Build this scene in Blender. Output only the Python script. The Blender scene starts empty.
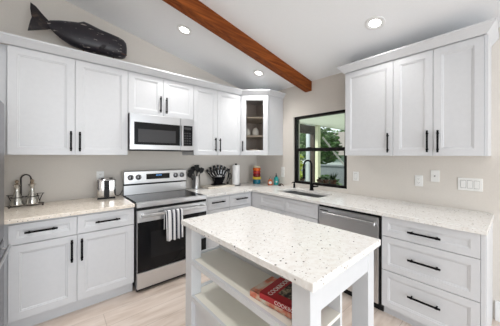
import bpy, bmesh, math, random
from mathutils import Vector, Matrix

R = math.radians
random.seed(7)
SC = bpy.context.scene
COL = SC.collection

# ------------------------------------------------------------------ camera
cam_d = bpy.data.cameras.new('camera')
cam = bpy.data.objects.new('camera', cam_d)
COL.objects.link(cam)
cam_d.sensor_fit = 'HORIZONTAL'
cam_d.sensor_width = 36.0
cam_d.lens = 36.0 * 229.57 / 500.0
cam_d.shift_x = (250 - 268.345) / 500.0
cam_d.shift_y = -(163 - 155.212) / 500.0
cam_d.clip_start = 0.02
cam.location = (-2.7428, -3.2494, 1.3911)
cam.rotation_euler = (Matrix.Rotation(R(47.314 - 90), 3, 'Z') @ Matrix.Rotation(R(90), 3, 'X')
                      @ Matrix.Rotation(0.0024, 3, 'Z')).to_euler()
SC.camera = cam

# ------------------------------------------------------------------ world, light, exposure
SC.view_settings.view_transform = 'Standard'
SC.view_settings.look = 'None'
SC.view_settings.gamma = 1.0
SC.view_settings.exposure = 0.22
SC.view_settings.use_curve_mapping = False

w = bpy.data.worlds.new('world')
SC.world = w
w.use_nodes = True
bg = w.node_tree.nodes['Background']
bg.inputs[0].default_value = (0.86, 0.93, 1.0, 1)
bg.inputs[1].default_value = 1.25


def area(name, loc, rot, sx, sy, power, color=(1, 1, 1)):
    d = bpy.data.lights.new(name, 'AREA')
    d.shape = 'RECTANGLE'
    d.size, d.size_y = sx, sy
    d.energy = power
    d.color = color
    o = bpy.data.objects.new(name, d)
    COL.objects.link(o)
    o.location = loc
    o.rotation_euler = rot
    return o


# area light added behind the camera as daylight fill; no glazed opening is modelled
area('rear_fill_light', (-3.2, -7.2, 0.95), (R(90), 0, 0), 4.8, 1.8, 125, (0.93, 0.97, 1.0))
sun_d = bpy.data.lights.new('sun', 'SUN')
sun_d.energy = 5.0
sun_d.angle = R(2)
sun_d.color = (1, 0.95, 0.86)
sun = bpy.data.objects.new('sun', sun_d)
COL.objects.link(sun)
sun.rotation_euler = Vector((0.38, -0.72, -0.58)).to_track_quat('-Z', 'Y').to_euler()

# ------------------------------------------------------------------ material helpers


def mat(name, color=(0.8, 0.8, 0.8), rough=0.5, metal=0.0, spec=0.5, **kw):
    m = bpy.data.materials.new(name)
    m.use_nodes = True
    b = m.node_tree.nodes['Principled BSDF']
    b.inputs['Base Color'].default_value = (*color, 1)
    b.inputs['Roughness'].default_value = rough
    b.inputs['Metallic'].default_value = metal
    b.inputs['Specular IOR Level'].default_value = spec
    for k, v in kw.items():
        b.inputs[k.replace('_', ' ')].default_value = v
    return m


def nt(m):
    n = m.node_tree
    return n, n.nodes, n.links, n.nodes['Principled BSDF']


def noise_tint(m, c1, c2, scale, stretch=(1, 1, 1), lo=0.35, hi=0.65, detail=4, bump=0.0, rough=None):
    n, N, L, b = nt(m)
    tc = N.new('ShaderNodeTexCoord')
    mp = N.new('ShaderNodeMapping')
    mp.inputs['Scale'].default_value = stretch
    tx = N.new('ShaderNodeTexNoise')
    tx.inputs['Scale'].default_value = scale
    tx.inputs['Detail'].default_value = detail
    cr = N.new('ShaderNodeValToRGB')
    cr.color_ramp.elements[0].position = lo
    cr.color_ramp.elements[1].position = hi
    cr.color_ramp.elements[0].color = (*c1, 1)
    cr.color_ramp.elements[1].color = (*c2, 1)
    L.new(tc.outputs['Object'], mp.inputs[0])
    L.new(mp.outputs[0], tx.inputs['Vector'])
    L.new(tx.outputs['Fac'], cr.inputs[0])
    L.new(cr.outputs[0], b.inputs['Base Color'])
    if bump:
        bp = N.new('ShaderNodeBump')
        bp.inputs['Strength'].default_value = bump
        bp.inputs['Distance'].default_value = 0.002
        L.new(tx.outputs['Fac'], bp.inputs['Height'])
        L.new(bp.outputs[0], b.inputs['Normal'])
    if rough:
        mr = N.new('ShaderNodeMapRange')
        mr.inputs['To Min'].default_value, mr.inputs['To Max'].default_value = rough
        L.new(tx.outputs['Fac'], mr.inputs['Value'])
        L.new(mr.outputs[0], b.inputs['Roughness'])
    return m, cr


M = {}
M['cabinet'] = mat('cabinet_white_paint', (0.76, 0.765, 0.78), 0.38)
noise_tint(M['cabinet'], (0.635, 0.645, 0.665), (0.65, 0.66, 0.68), 30)
M['toe'] = mat('toe_kick_shaded_paint', (0.62, 0.63, 0.65), 0.5)  # same paint as the cabinets, with the recess shade put into the colour
M['island'] = mat('island_white_paint', (0.80, 0.81, 0.82), 0.32)
noise_tint(M['island'], (0.64, 0.655, 0.675), (0.655, 0.67, 0.69), 20)
M['shelftop'] = mat('cream_shelf_laminate', (0.84, 0.82, 0.74), 0.4)
M['wall'] = mat('wall_greige_paint', (0.6, 0.56, 0.51), 0.85)
noise_tint(M['wall'], (0.665, 0.625, 0.575), (0.68, 0.64, 0.59), 60, bump=0.08)
M['ceiling'] = mat('ceiling_paint', (0.7, 0.7, 0.7), 0.9)
noise_tint(M['ceiling'], (0.87, 0.885, 0.905), (0.885, 0.90, 0.92), 90, bump=0.1)
M['trim'] = mat('white_trim_paint', (0.8, 0.8, 0.8), 0.4)
M['black'] = mat('matte_black_metal', (0.004, 0.004, 0.005), 0.6, 0.0, 0.1)
M['frame'] = mat('black_window_frame', (0.008, 0.006, 0.006), 0.5, 0.0, 0.2)
M['steel'] = mat('brushed_steel', (0.7, 0.7, 0.71), 0.28, 1.0)
noise_tint(M['steel'], (0.60, 0.605, 0.615), (0.63, 0.635, 0.645), 6, (1, 1, 60))
M['chrome'] = mat('polished_chrome', (0.58, 0.575, 0.57), 0.1, 1.0)
M['darksteel'] = mat('dark_steel', (0.22, 0.22, 0.23), 0.35, 1.0)
M['glassblack'] = mat('black_ceramic_glass', (0.005, 0.005, 0.006), 0.05, 0.0, 0.3, IOR=1.2)
M['blackplastic'] = mat('black_plastic', (0.010, 0.010, 0.011), 0.45, 0.0, 0.25)
M['grey_screen'] = mat('microwave_screen_mesh', (0.05, 0.05, 0.053), 0.3, 0.0, 0.25)
M['doorblack'] = mat('black_door_glass', (0.006, 0.006, 0.007), 0.08, 0.0, 0.22)
M['ovenwin'] = mat('oven_window_glass', (0.012, 0.012, 0.013), 0.1, 0.0, 0.22)
M['white_plastic'] = mat('white_plastic', (0.82, 0.82, 0.80), 0.35)
M['slot'] = mat('outlet_slot_grey', (0.25, 0.25, 0.25), 0.5)
M['fridge'] = mat('fridge_grey_steel', (0.25, 0.25, 0.27), 0.35, 0.9)
M['wood_in'] = mat('cabinet_interior_wood', (0.40, 0.33, 0.28), 0.6)
noise_tint(M['wood_in'], (0.74, 0.65, 0.60), (0.82, 0.73, 0.67), 6, (1, 1, 0.1))
M['shelfedge'] = mat('shelf_edge_birch', (0.72, 0.62, 0.50), 0.5)
M['paper'] = mat('paper_towel', (0.86, 0.86, 0.86), 0.9)
M['board'] = mat('pale_board', (0.80, 0.74, 0.64), 0.4)
noise_tint(M['board'], (0.70, 0.64, 0.54), (0.84, 0.79, 0.70), 14, (1, 4, 1))
M['red'] = mat('book_red', (0.42, 0.012, 0.02), 0.35)
M['bookwhite'] = mat('book_lettering', (0.85, 0.80, 0.75), 0.5)
M['pages'] = mat('book_pages', (0.80, 0.76, 0.68), 0.8)
M['food'] = mat('cover_photo', (0.7, 0.4, 0.3), 0.4)
_, cr = noise_tint(M['food'], (0.25, 0.16, 0.10), (0.75, 0.70, 0.62), 16, lo=0.30, hi=0.72, detail=2)
e = cr.color_ramp.elements.new(0.45); e.color = (0.72, 0.20, 0.12, 1)
e = cr.color_ramp.elements.new(0.56); e.color = (0.72, 0.50, 0.36, 1)
M['food_dark'] = mat('cover_photo_dark', (0.05, 0.04, 0.03), 0.4)
_, cr = noise_tint(M['food_dark'], (0.012, 0.010, 0.010), (0.50, 0.42, 0.28), 45, lo=0.45, hi=0.70, detail=2)
M['cerglass'] = mat('white_ceramic', (0.80, 0.79, 0.74), 0.25)
M['leaf'] = mat('leaf_green', (0.07, 0.17, 0.03), 0.5, Transmission_Weight=0.0)
noise_tint(M['leaf'], (0.035, 0.085, 0.025), (0.12, 0.22, 0.06), 3, lo=0.3, hi=0.7)
M['leaf2'] = mat('leaf_yellow_green', (0.3, 0.42, 0.05), 0.5)
noise_tint(M['leaf2'], (0.28, 0.40, 0.05), (0.55, 0.60, 0.10), 3, lo=0.3, hi=0.7)
M['leaf3'] = mat('leaf_dark', (0.02, 0.045, 0.012), 0.5)
M['bark'] = mat('bark_brown', (0.10, 0.06, 0.04), 0.9)
M['terracotta'] = mat('terracotta_clay', (0.12, 0.05, 0.03), 0.8)
M['soil'] = mat('soil', (0.03, 0.02, 0.015), 0.95)
M['porch'] = mat('porch_pale_green_paint', (0.80, 0.88, 0.80), 0.7)
M['patio'] = mat('pale_concrete', (0.62, 0.60, 0.56), 0.9)
M['porchpost'] = mat('porch_post_paint', (0.60, 0.62, 0.46), 0.7)
M['brownwood'] = mat('dark_brown_timber', (0.045, 0.026, 0.018), 0.7)
noise_tint(M['brownwood'], (0.014, 0.008, 0.005), (0.035, 0.02, 0.012), 8, (1, 1, 0.1))
M['shed'] = mat('grey_shingle', (0.22, 0.20, 0.19), 0.9)
M['shedwall'] = mat('grey_blue_siding', (0.45, 0.50, 0.54), 0.7)
M['pole'] = mat('grey_galvanised', (0.42, 0.42, 0.42), 0.5, 0.3)
M['paving'] = mat('grey_paving', (0.15, 0.17, 0.19), 0.8)
M['grass'] = mat('lawn', (0.10, 0.20, 0.05), 0.9)
noise_tint(M['grass'], (0.07, 0.15, 0.03), (0.15, 0.26, 0.07), 2)

# beam wood
M['beam'] = mat('stained_beam_wood', (0.30, 0.10, 0.03), 0.7, 0, 0.2)
_, cr = noise_tint(M['beam'], (0.10, 0.020, 0.003), (0.31, 0.082, 0.014), 9, (0.35, 6, 6), lo=0.25, hi=0.72, detail=6, bump=0.25)

# whale wood
M['whale'] = mat('carved_dark_wood', (0.02, 0.016, 0.02), 0.42)
n, N, L, b = nt(M['whale'])
tc = N.new('ShaderNodeTexCoord')
mp = N.new('ShaderNodeMapping'); mp.inputs['Scale'].default_value = (0.55, 1.0, 2.0); mp.inputs['Rotation'].default_value = (0, R(18), 0)
tx = N.new('ShaderNodeTexNoise'); tx.inputs['Scale'].default_value = 28; tx.inputs['Detail'].default_value = 2
cr = N.new('ShaderNodeValToRGB')
cr.color_ramp.elements[0].position = 0.65; cr.color_ramp.elements[0].color = (0.016, 0.014, 0.020, 1)
cr.color_ramp.elements[1].position = 0.71; cr.color_ramp.elements[1].color = (0.42, 0.37, 0.34, 1)
tx2 = N.new('ShaderNodeTexNoise'); tx2.inputs['Scale'].default_value = 7
mx = N.new('ShaderNodeMix'); mx.data_type = 'RGBA'; mx.blend_type = 'ADD'
cr2 = N.new('ShaderNodeValToRGB')
cr2.color_ramp.elements[0].position = 0.5; cr2.color_ramp.elements[0].color = (0, 0, 0, 1)
cr2.color_ramp.elements[1].position = 0.8; cr2.color_ramp.elements[1].color = (0.012, 0.006, 0.006, 1)
L.new(tc.outputs['Object'], mp.inputs[0]); L.new(mp.outputs[0], tx.inputs['Vector']); L.new(tx.outputs['Fac'], cr.inputs[0])
L.new(tc.outputs['Object'], tx2.inputs['Vector']); L.new(tx2.outputs['Fac'], cr2.inputs[0])
mx.inputs[0].default_value = 1
L.new(cr.outputs[0], mx.inputs[6]); L.new(cr2.outputs[0], mx.inputs[7]); L.new(mx.outputs[2], b.inputs['Base Color'])
M['whalebrown'] = mat('carved_brown_wood', (0.06, 0.022, 0.012), 0.5)
M['wand'] = mat('whale_fluke_wood', (0.03, 0.02, 0.02), 0.45)
noise_tint(M['wand'], (0.014, 0.011, 0.014), (0.20, 0.14, 0.11), 9, (1, 1, 1.6), lo=0.50, hi=0.85)


def quartz(name, base, tint, tintamt):
    m = mat(name, base, 0.2, 0, 0.45)
    n, N, L, b = nt(m)
    tc = N.new('ShaderNodeTexCoord')
    nz = N.new('ShaderNodeTexNoise'); nz.inputs['Scale'].default_value = 38; nz.inputs['Detail'].default_value = 5
    cr = N.new('ShaderNodeValToRGB')
    cr.color_ramp.elements[0].position = 0.36; cr.color_ramp.elements[0].color = (*tint, 1)
    cr.color_ramp.elements[1].position = 0.56; cr.color_ramp.elements[1].color = (*base, 1)
    L.new(tc.outputs['Object'], nz.inputs['Vector']); L.new(nz.outputs['Fac'], cr.inputs[0])
    prev = cr.outputs[0]
    for scale, keep, rad, colr in ((75, 0.90, 0.30, (0.40, 0.35, 0.31)), (42, 0.87, 0.22, (0.06, 0.04, 0.04)), (120, 0.86, 0.30, (0.55, 0.51, 0.47))):
        v = N.new('ShaderNodeTexVoronoi'); v.inputs['Scale'].default_value = scale
        L.new(tc.outputs['Object'], v.inputs['Vector'])
        lt = N.new('ShaderNodeMath'); lt.operation = 'LESS_THAN'; lt.inputs[1].default_value = rad
        L.new(v.outputs['Distance'], lt.inputs[0])
        sp = N.new('ShaderNodeSeparateColor'); L.new(v.outputs['Color'], sp.inputs[0])
        gt = N.new('ShaderNodeMath'); gt.operation = 'GREATER_THAN'; gt.inputs[1].default_value = keep
        L.new(sp.outputs[0], gt.inputs[0])
        mu = N.new('ShaderNodeMath'); mu.operation = 'MULTIPLY'
        L.new(lt.outputs[0], mu.inputs[0]); L.new(gt.outputs[0], mu.inputs[1])
        mx = N.new('ShaderNodeMix'); mx.data_type = 'RGBA'
        L.new(mu.outputs[0], mx.inputs[0]); L.new(prev, mx.inputs[6]); mx.inputs[7].default_value = (*colr, 1)
        prev = mx.outputs[2]
    L.new(prev, b.inputs['Base Color'])
    return m


M['quartz'] = quartz('speckled_quartz', (0.845, 0.835, 0.815), (0.78, 0.755, 0.72), 0.5)
M['quartz_warm'] = quartz('speckled_quartz_warm', (0.84, 0.77, 0.68), (0.74, 0.66, 0.56), 0.5)

# floor planks
M['floor'] = mat('wood_look_tile', (0.6, 0.5, 0.4), 0.32)
n, N, L, b = nt(M['floor'])
tc = N.new('ShaderNodeTexCoord')
br = N.new('ShaderNodeTexBrick')
br.inputs['Scale'].default_value = 1
br.inputs['Brick Width'].default_value = 1.22
br.inputs['Row Height'].default_value = 0.2
br.inputs['Mortar Size'].default_value = 0.0022
br.inputs['Mortar Smooth'].default_value = 0.1
br.offset = 0.37
br.inputs['Color1'].default_value = (0.69, 0.595, 0.525, 1)
br.inputs['Color2'].default_value = (0.73, 0.64, 0.575, 1)
br.inputs['Mortar'].default_value = (0.50, 0.42, 0.36, 1)
mp = N.new('ShaderNodeMapping'); mp.inputs['Scale'].default_value = (1.2, 6, 1)
nz = N.new('ShaderNodeTexNoise'); nz.inputs['Scale'].default_value = 2.4; nz.inputs['Detail'].default_value = 7; nz.inputs['Distortion'].default_value = 0.6
cr = N.new('ShaderNodeValToRGB')
cr.color_ramp.elements[0].position = 0.3; cr.color_ramp.elements[0].color = (0.86, 0.81, 0.77, 1)
cr.color_ramp.elements[1].position = 0.62; cr.color_ramp.elements[1].color = (1.08, 1.08, 1.08, 1)
mx = N.new('ShaderNodeMix'); mx.data_type = 'RGBA'; mx.blend_type = 'MULTIPLY'; mx.inputs[0].default_value = 1
L.new(tc.outputs['Object'], br.inputs['Vector']); L.new(tc.outputs['Object'], mp.inputs[0]); L.new(mp.outputs[0], nz.inputs['Vector'])
L.new(nz.outputs['Fac'], cr.inputs[0]); L.new(br.outputs['Color'], mx.inputs[6]); L.new(cr.outputs[0], mx.inputs[7])
L.new(mx.outputs[2], b.inputs['Base Color'])

# towel stripes
M['towel'] = mat('striped_cotton', (0.8, 0.8, 0.8), 0.95)
n, N, L, b = nt(M['towel'])
uv = N.new('ShaderNodeUVMap')
sp = N.new('ShaderNodeSeparateXYZ')
cr = N.new('ShaderNodeValToRGB'); cr.color_ramp.interpolation = 'CONSTANT'
els = [(0.0, 0), (0.05, 1), (0.13, 0), (0.30, 1), (0.39, 0), (0.41, 1), (0.43, 0), (0.55, 1), (0.64, 0), (0.66, 1), (0.68, 0), (0.81, 1), (0.90, 0)]
W_, K_ = (0.82, 0.82, 0.84, 1), (0.025, 0.028, 0.045, 1)
cr.color_ramp.elements[0].position = 0; cr.color_ramp.elements[0].color = W_
cr.color_ramp.elements[1].position = els[1][0]; cr.color_ramp.elements[1].color = K_
for p_, k_ in els[2:]:
    q_ = cr.color_ramp.elements.new(p_); q_.color = K_ if k_ else W_
L.new(uv.outputs[0], sp.inputs[0]); L.new(sp.outputs[0], cr.inputs[0]); L.new(cr.outputs[0], b.inputs['Base Color'])


def pane(name, tint, gloss, trans=(1, 1, 1)):
    m = bpy.data.materials.new(name); m.use_nodes = True
    n = m.node_tree; n.nodes.clear()
    o = n.nodes.new('ShaderNodeOutputMaterial'); mix = n.nodes.new('ShaderNodeMixShader')
    t = n.nodes.new('ShaderNodeBsdfTransparent'); g = n.nodes.new('ShaderNodeBsdfGlossy')
    t.inputs[0].default_value = (*trans, 1); g.inputs['Roughness'].default_value = 0.03; g.inputs[0].default_value = (*tint, 1)
    fr = n.nodes.new('ShaderNodeFresnel'); fr.inputs[0].default_value = gloss
    n.links.new(fr.outputs[0], mix.inputs[0]); n.links.new(t.outputs[0], mix.inputs[1]); n.links.new(g.outputs[0], mix.inputs[2])
    n.links.new(mix.outputs[0], o.inputs[0])
    return m


M['pane'] = pane('window_glass', (0.9, 0.95, 0.92), 1.25, (0.96, 0.98, 0.96))
M['cabglass'] = pane('cabinet_glass', (0.9, 0.9, 0.9), 1.3, (0.90, 0.89, 0.88))


def emit(name, color, s):
    m = mat(name, color, 0.4)
    b = m.node_tree.nodes['Principled BSDF']
    b.inputs['Emission Color'].default_value = (*color, 1)
    b.inputs['Emission Strength'].default_value = s
    return m


M['lamp'] = emit('lamp_lens', (1.0, 0.96, 0.9), 9)
M['digits'] = emit('blue_digits', (0.1, 0.3, 0.7), 0.5)
M['tealliq'] = mat('teal_soap', (0.02, 0.36, 0.36), 0.2)
M['orangeliq'] = mat('orange_soap', (0.55, 0.14, 0.05), 0.2)
M['clear'] = mat('clear_plastic', (0.85, 0.86, 0.84), 0.15, 0, 0.5, Transmission_Weight=0.7, IOR=1.3)
M['cruetglass'] = mat('cruet_silver_glass', (0.62, 0.60, 0.55), 0.12, 0.75)
M['cork'] = mat('brown_stopper', (0.38, 0.30, 0.22), 0.4, 0.3)
M['bronze'] = mat('dark_bronze_wire', (0.035, 0.028, 0.025), 0.4, 0.4)
cups = {'teal': (0.01, 0.17, 0.25), 'yellow': (0.75, 0.55, 0.06), 'dark red': (0.20, 0.012, 0.015), 'red': (0.42, 0.02, 0.015), 'orange': (0.75, 0.14, 0.02), 'cream': (0.66, 0.60, 0.42)}
for k, v in cups.items():
    M['cup ' + k] = mat('glaze_' + k.replace(' ', '_'), v, 0.2)

# ------------------------------------------------------------------ mesh helpers


def bm_new():
    return bmesh.new()


def box(bm, x0, x1, y0, y1, z0, z1, bev=0.0, seg=1):
    vs = [bm.verts.new((x, y, z)) for x in (x0, x1) for y in (y0, y1) for z in (z0, z1)]
    idx = [(0, 1, 3, 2), (4, 6, 7, 5), (0, 4, 5, 1), (2, 3, 7, 6), (0, 2, 6, 4), (1, 5, 7, 3)]
    fs = [bm.faces.new([vs[i] for i in f]) for f in idx]
    if bev:
        es = {e for f in fs for e in f.edges}
        bmesh.ops.bevel(bm, geom=list(es), offset=bev, segments=seg, affect='EDGES', profile=0.5)
    return bm


def frame_at(d):
    d = d.normalized()
    u = Vector((0, 0, 1)) if abs(d.z) < 0.9 else Vector((1, 0, 0))
    a = d.cross(u).normalized()
    return a, d.cross(a).normalized()


def tube(bm, pts, r, seg=8, cap=True, closed=False):
    pts = [Vector(p) for p in pts]
    rs = r if isinstance(r, (list, tuple)) else [r] * len(pts)
    rings = []
    n = len(pts)
    pa = None
    for i, p in enumerate(pts):
        if closed:
            d = pts[(i + 1) % n] - pts[i - 1]
        else:
            d = pts[min(i + 1, n - 1)] - pts[max(i - 1, 0)]
        a, b_ = frame_at(d)
        if pa is not None:
            dd = d.normalized()
            a = (pa - dd * pa.dot(dd)).normalized()
            b_ = dd.cross(a)
        pa = a
        rings.append([bm.verts.new(p + (a * math.cos(t) + b_ * math.sin(t)) * rs[i]) for t in [2 * math.pi * k / seg for k in range(seg)]])
    m = n if closed else n - 1
    for i in range(m):
        A, B = rings[i], rings[(i + 1) % n]
        for k in range(seg):
            bm.faces.new((A[k], A[(k + 1) % seg], B[(k + 1) % seg], B[k]))
    if cap and not closed:
        bm.faces.new(rings[0][::-1]); bm.faces.new(rings[-1])
    return bm


def lathe(bm, prof, c=(0, 0, 0), seg=24, axis='Z', cap=True):
    c = Vector(c)
    rings = []
    for r, h in prof:
        ring = []
        for k in range(seg):
            t = 2 * math.pi * k / seg
            if axis == 'Z': v = Vector((r * math.cos(t), r * math.sin(t), h))
            elif axis == 'Y': v = Vector((r * math.cos(t), h, r * math.sin(t)))
            else: v = Vector((h, r * math.cos(t), r * math.sin(t)))
            ring.append(bm.verts.new(c + v))
        rings.append(ring)
    for A, B in zip(rings, rings[1:]):
        for k in range(seg):
            bm.faces.new((A[k], A[(k + 1) % seg], B[(k + 1) % seg], B[k]))
    if cap:
        bm.faces.new(rings[0][::-1]); bm.faces.new(rings[-1])
    return bm


def prism(bm, poly, z0, z1):
    a = [bm.verts.new((x, y, z0)) for x, y in poly]
    b_ = [bm.verts.new((x, y, z1)) for x, y in poly]
    n = len(poly)
    bm.faces.new(a[::-1]); bm.faces.new(b_)
    for i in range(n):
        bm.faces.new((a[i], a[(i + 1) % n], b_[(i + 1) % n], b_[i]))
    return bm


def cells(bm, xs, ys, inside, z0, z1):
    """slab of the grid cells for which inside(x, y) is true"""
    V = {}
    def v(i, j, k):
        if (i, j, k) not in V:
            V[(i, j, k)] = bm.verts.new((xs[i], ys[j], (z0, z1)[k]))
        return V[(i, j, k)]
    on = lambda i, j: 0 <= i < len(xs) - 1 and 0 <= j < len(ys) - 1 and inside((xs[i] + xs[i + 1]) / 2, (ys[j] + ys[j + 1]) / 2)
    for i in range(len(xs) - 1):
        for j in range(len(ys) - 1):
            if not on(i, j): continue
            bm.faces.new((v(i, j, 1), v(i + 1, j, 1), v(i + 1, j + 1, 1), v(i, j + 1, 1)))
            bm.faces.new((v(i, j, 0), v(i, j + 1, 0), v(i + 1, j + 1, 0), v(i + 1, j, 0)))
            for di, dj, a, c in ((-1, 0, (i, j + 1), (i, j)), (1, 0, (i + 1, j), (i + 1, j + 1)), (0, -1, (i, j), (i + 1, j)), (0, 1, (i + 1, j + 1), (i, j + 1))):
                if not on(i + di, j + dj):
                    bm.faces.new((v(*a, 0), v(*c, 0), v(*c, 1), v(*a, 1)))
    return bm


def obj(name, bm, m, parent=None, smooth=False, bevel=0.0):
    bmesh.ops.recalc_face_normals(bm, faces=bm.faces)
    me = bpy.data.meshes.new(name)
    bm.to_mesh(me); bm.free()
    if smooth:
        for p in me.polygons: p.use_smooth = True
        me.set_sharp_from_angle(angle=R(40))
    o = bpy.data.objects.new(name, me)
    COL.objects.link(o)
    me.materials.append(m if not isinstance(m, str) else M[m])
    if bevel:
        md = o.modifiers.new('edge', 'BEVEL'); md.width = bevel; md.segments = 2; md.limit_method = 'ANGLE'; md.angle_limit = R(50)
    if parent: o.parent = parent
    return o


def tag(o, label, cat, group=None):
    o['label'] = label; o['category'] = cat
    if group: o['group'] = group
    return o


def thing(name, label, cat, loc=(0, 0, 0), rz=0, group=None):
    o = bpy.data.objects.new(name, None)
    o.empty_display_size = 0.05
    COL.objects.link(o)
    o.location = loc; o.rotation_euler = (0, 0, rz)
    return tag(o, label, cat, group)


def struct(name, bm, m, parent=None, **k):
    o = obj(name, bm, m, parent, **k)
    if parent is None: o['kind'] = 'structure'
    return o


def P(name, m, parent, fn, *a, smooth=False, bevel=0.0, **k):
    bm = bm_new(); fn(bm, *a, **k)
    return obj(name, bm, m, parent, smooth, bevel)


def B(name, m, parent, x0, x1, y0, y1, z0, z1, bevel=0.0):
    return P(name, m, parent, box, x0, x1, y0, y1, z0, z1, bevel=bevel)


# ------------------------------------------------------------------ room shell
WY = 0.05          # range wall plane
CZ = 0.90          # counter height
SL, C0 = 0.215, 2.475


def ceil(x): return C0 - SL * x


bm = bm_new(); box(bm, -7, 0.15, -7.5, WY + 0.15, -0.06, 0.0)
struct('floor', bm, 'floor')
bm = bm_new()
v = [bm.verts.new(p) for p in [(-7, -7.5, ceil(-7)), (0.15, -7.5, ceil(.15)), (0.15, WY + .15, ceil(.15)), (-7, WY + .15, ceil(-7))]]
v2 = [bm.verts.new(p.co + Vector((0, 0, 0.12))) for p in v]
bm.faces.new(v[::-1]); bm.faces.new(v2)
for i in range(4): bm.faces.new((v[i], v[(i + 1) % 4], v2[(i + 1) % 4], v2[i]))
struct('ceiling', bm, 'ceiling')
bm = bm_new()
pr = [(-3.86, 0), (0.15, 0), (0.15, ceil(.15)), (-3.86, ceil(-3.86))]
a = [bm.verts.new((x, WY, z)) for x, z in pr]; c = [bm.verts.new((x, WY + .15, z)) for x, z in pr]
bm.faces.new(a); bm.faces.new(c[::-1])
for i in range(4): bm.faces.new((a[i], c[i], c[(i + 1) % 4], a[(i + 1) % 4]))
struct('wall_back', bm, 'wall')
bm = bm_new(); box(bm, -4.0, -3.86, -5.2, WY + .15, 0, ceil(-3.86))
struct('wall_left', bm, 'wall')
# window wall with its opening
WYA, WYB, WZA, WZB = -1.765, -0.862, 0.957, 1.990
bm = bm_new()
ys = [-7.5, WYA, WYB, WY]; zs = [0, WZA, WZB, C0]
cells(bm, ys, zs, lambda y, z: not (WYA < y < WYB and WZA < z < WZB), 0.0, 0.15)
for vv in bm.verts: vv.co = Vector((vv.co.z, vv.co.x, vv.co.y))
struct('wall_right', bm, 'wall')
bm = bm_new(); box(bm, -0.016, 0, -7.5, -3.125, 0, 0.15); box(bm, -0.011, 0, -7.5, -3.125, 0.15, 0.165)
struct('baseboard_right', bm, 'trim')

# window
bm = bm_new()
fx0, fx1 = 0.02, 0.09
t = 0.042
box(bm, fx0, fx1, WYB - .028, WYB, WZA, WZB); box(bm, fx0, fx1, WYA, WYA + t, WZA, WZB)
box(bm, fx0, fx1, WYA, WYB, WZA, WZA + 0.034); box(bm, fx0, fx1, WYA, WYB, WZB - 0.034, WZB)
win = struct('window_1', bm, 'frame')
bm = bm_new()
box(bm, 0.012, 0.06, WYA + t, WYB - t, 1.452, 1.500)
box(bm, 0.03, 0.06, WYB - t - 0.014, WYB - t, WZA + .034, 1.452); box(bm, 0.03, 0.06, WYA + t, WYA + t + 0.014, WZA + .034, 1.452)
box(bm, 0.004, 0.014, -1.20, -1.12, 1.50, 1.512)
struct('sash', bm, 'frame', win)
bm = bm_new(); box(bm, 0.05, 0.054, WYA + t, WYB - t, WZA + .034, WZB - .034)
struct('pane', bm, 'pane', win)
bm = bm_new(); box(bm, 0.09, 0.40, WYA - .1, WYB + .1, WZA - .06, WZA - .01)
struct('window_ledge', bm, 'porchpost', win)

# beam
bm = bm_new()
by0, by1 = -1.21, -1.092
pts = [(-5.5, by0), (0.0, by0), (0.0, by1), (-5.5, by1)]
a = [bm.verts.new((x, y, ceil(x) - 0.142)) for x, y in pts]; c = [bm.verts.new((x, y, ceil(x))) for x, y in pts]
bm.faces.new(a[::-1]); bm.faces.new(c)
for i in range(4): bm.faces.new((a[i], a[(i + 1) % 4], c[(i + 1) % 4], c[i]))
tag(obj('ceiling_beam', bm, 'beam', bevel=0.004), 'stained reddish brown wooden beam running up the sloped ceiling', 'beam')

# recessed lights; the four out of view are added to brighten the room
tilt = math.atan(SL)
for lx, ly, pw, lab in ((-1.662, -0.646, 40, 'round recessed ceiling light on the left of the brown beam, higher up above the range'),
                    (-0.567, -0.674, 40, 'round recessed ceiling light low on the ceiling above the glass-door corner cabinet'),
                    (-0.601, -2.364, 14, 'round recessed ceiling light on the right of the beam, above the three-door wall cabinets'),
                    (-1.66, -2.30, 13, 'added fill downlight above the island, out of the picture'),
                    (-2.75, -1.50, 78, 'added fill downlight in front of the refrigerator, out of the picture'),
                    (-2.75, -3.60, 22, 'added fill downlight behind the viewer on the left, out of the picture'),
                    (-0.90, -4.00, 12, 'added fill downlight behind the viewer on the right, out of the picture')):
    r_ = thing('recessed_light', lab, 'ceiling light', (lx, ly, ceil(lx)), 0, 'recessed ceiling lights')
    r_.rotation_euler = (0, tilt, 0)
    P('trim_ring', 'trim', r_, lathe, [(0.086, 0.0), (0.086, -0.006), (0.080, -0.009), (0.068, -0.008), (0.050, -0.003), (0.050, 0.0)], seg=32, smooth=True)
    P('lens', 'lamp', r_, lathe, [(0.0005, -0.002), (0.0495, -0.002), (0.0495, 0.0), (0.0005, 0.0)], seg=32)
    d = bpy.data.lights.new('lamp', 'SPOT'); d.energy = pw; d.spot_size = R(140); d.spot_blend = 1.0; d.shadow_soft_size = 0.08; d.color = (1, 0.98, 0.95)
    lo = bpy.data.objects.new('lamp', d); COL.objects.link(lo); lo.parent = r_; lo.location = (0, 0, -0.03); lo.rotation_euler = (0, -tilt, 0)

# ------------------------------------------------------------------ cabinet builders (local: front faces -y, x to the right)


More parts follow.
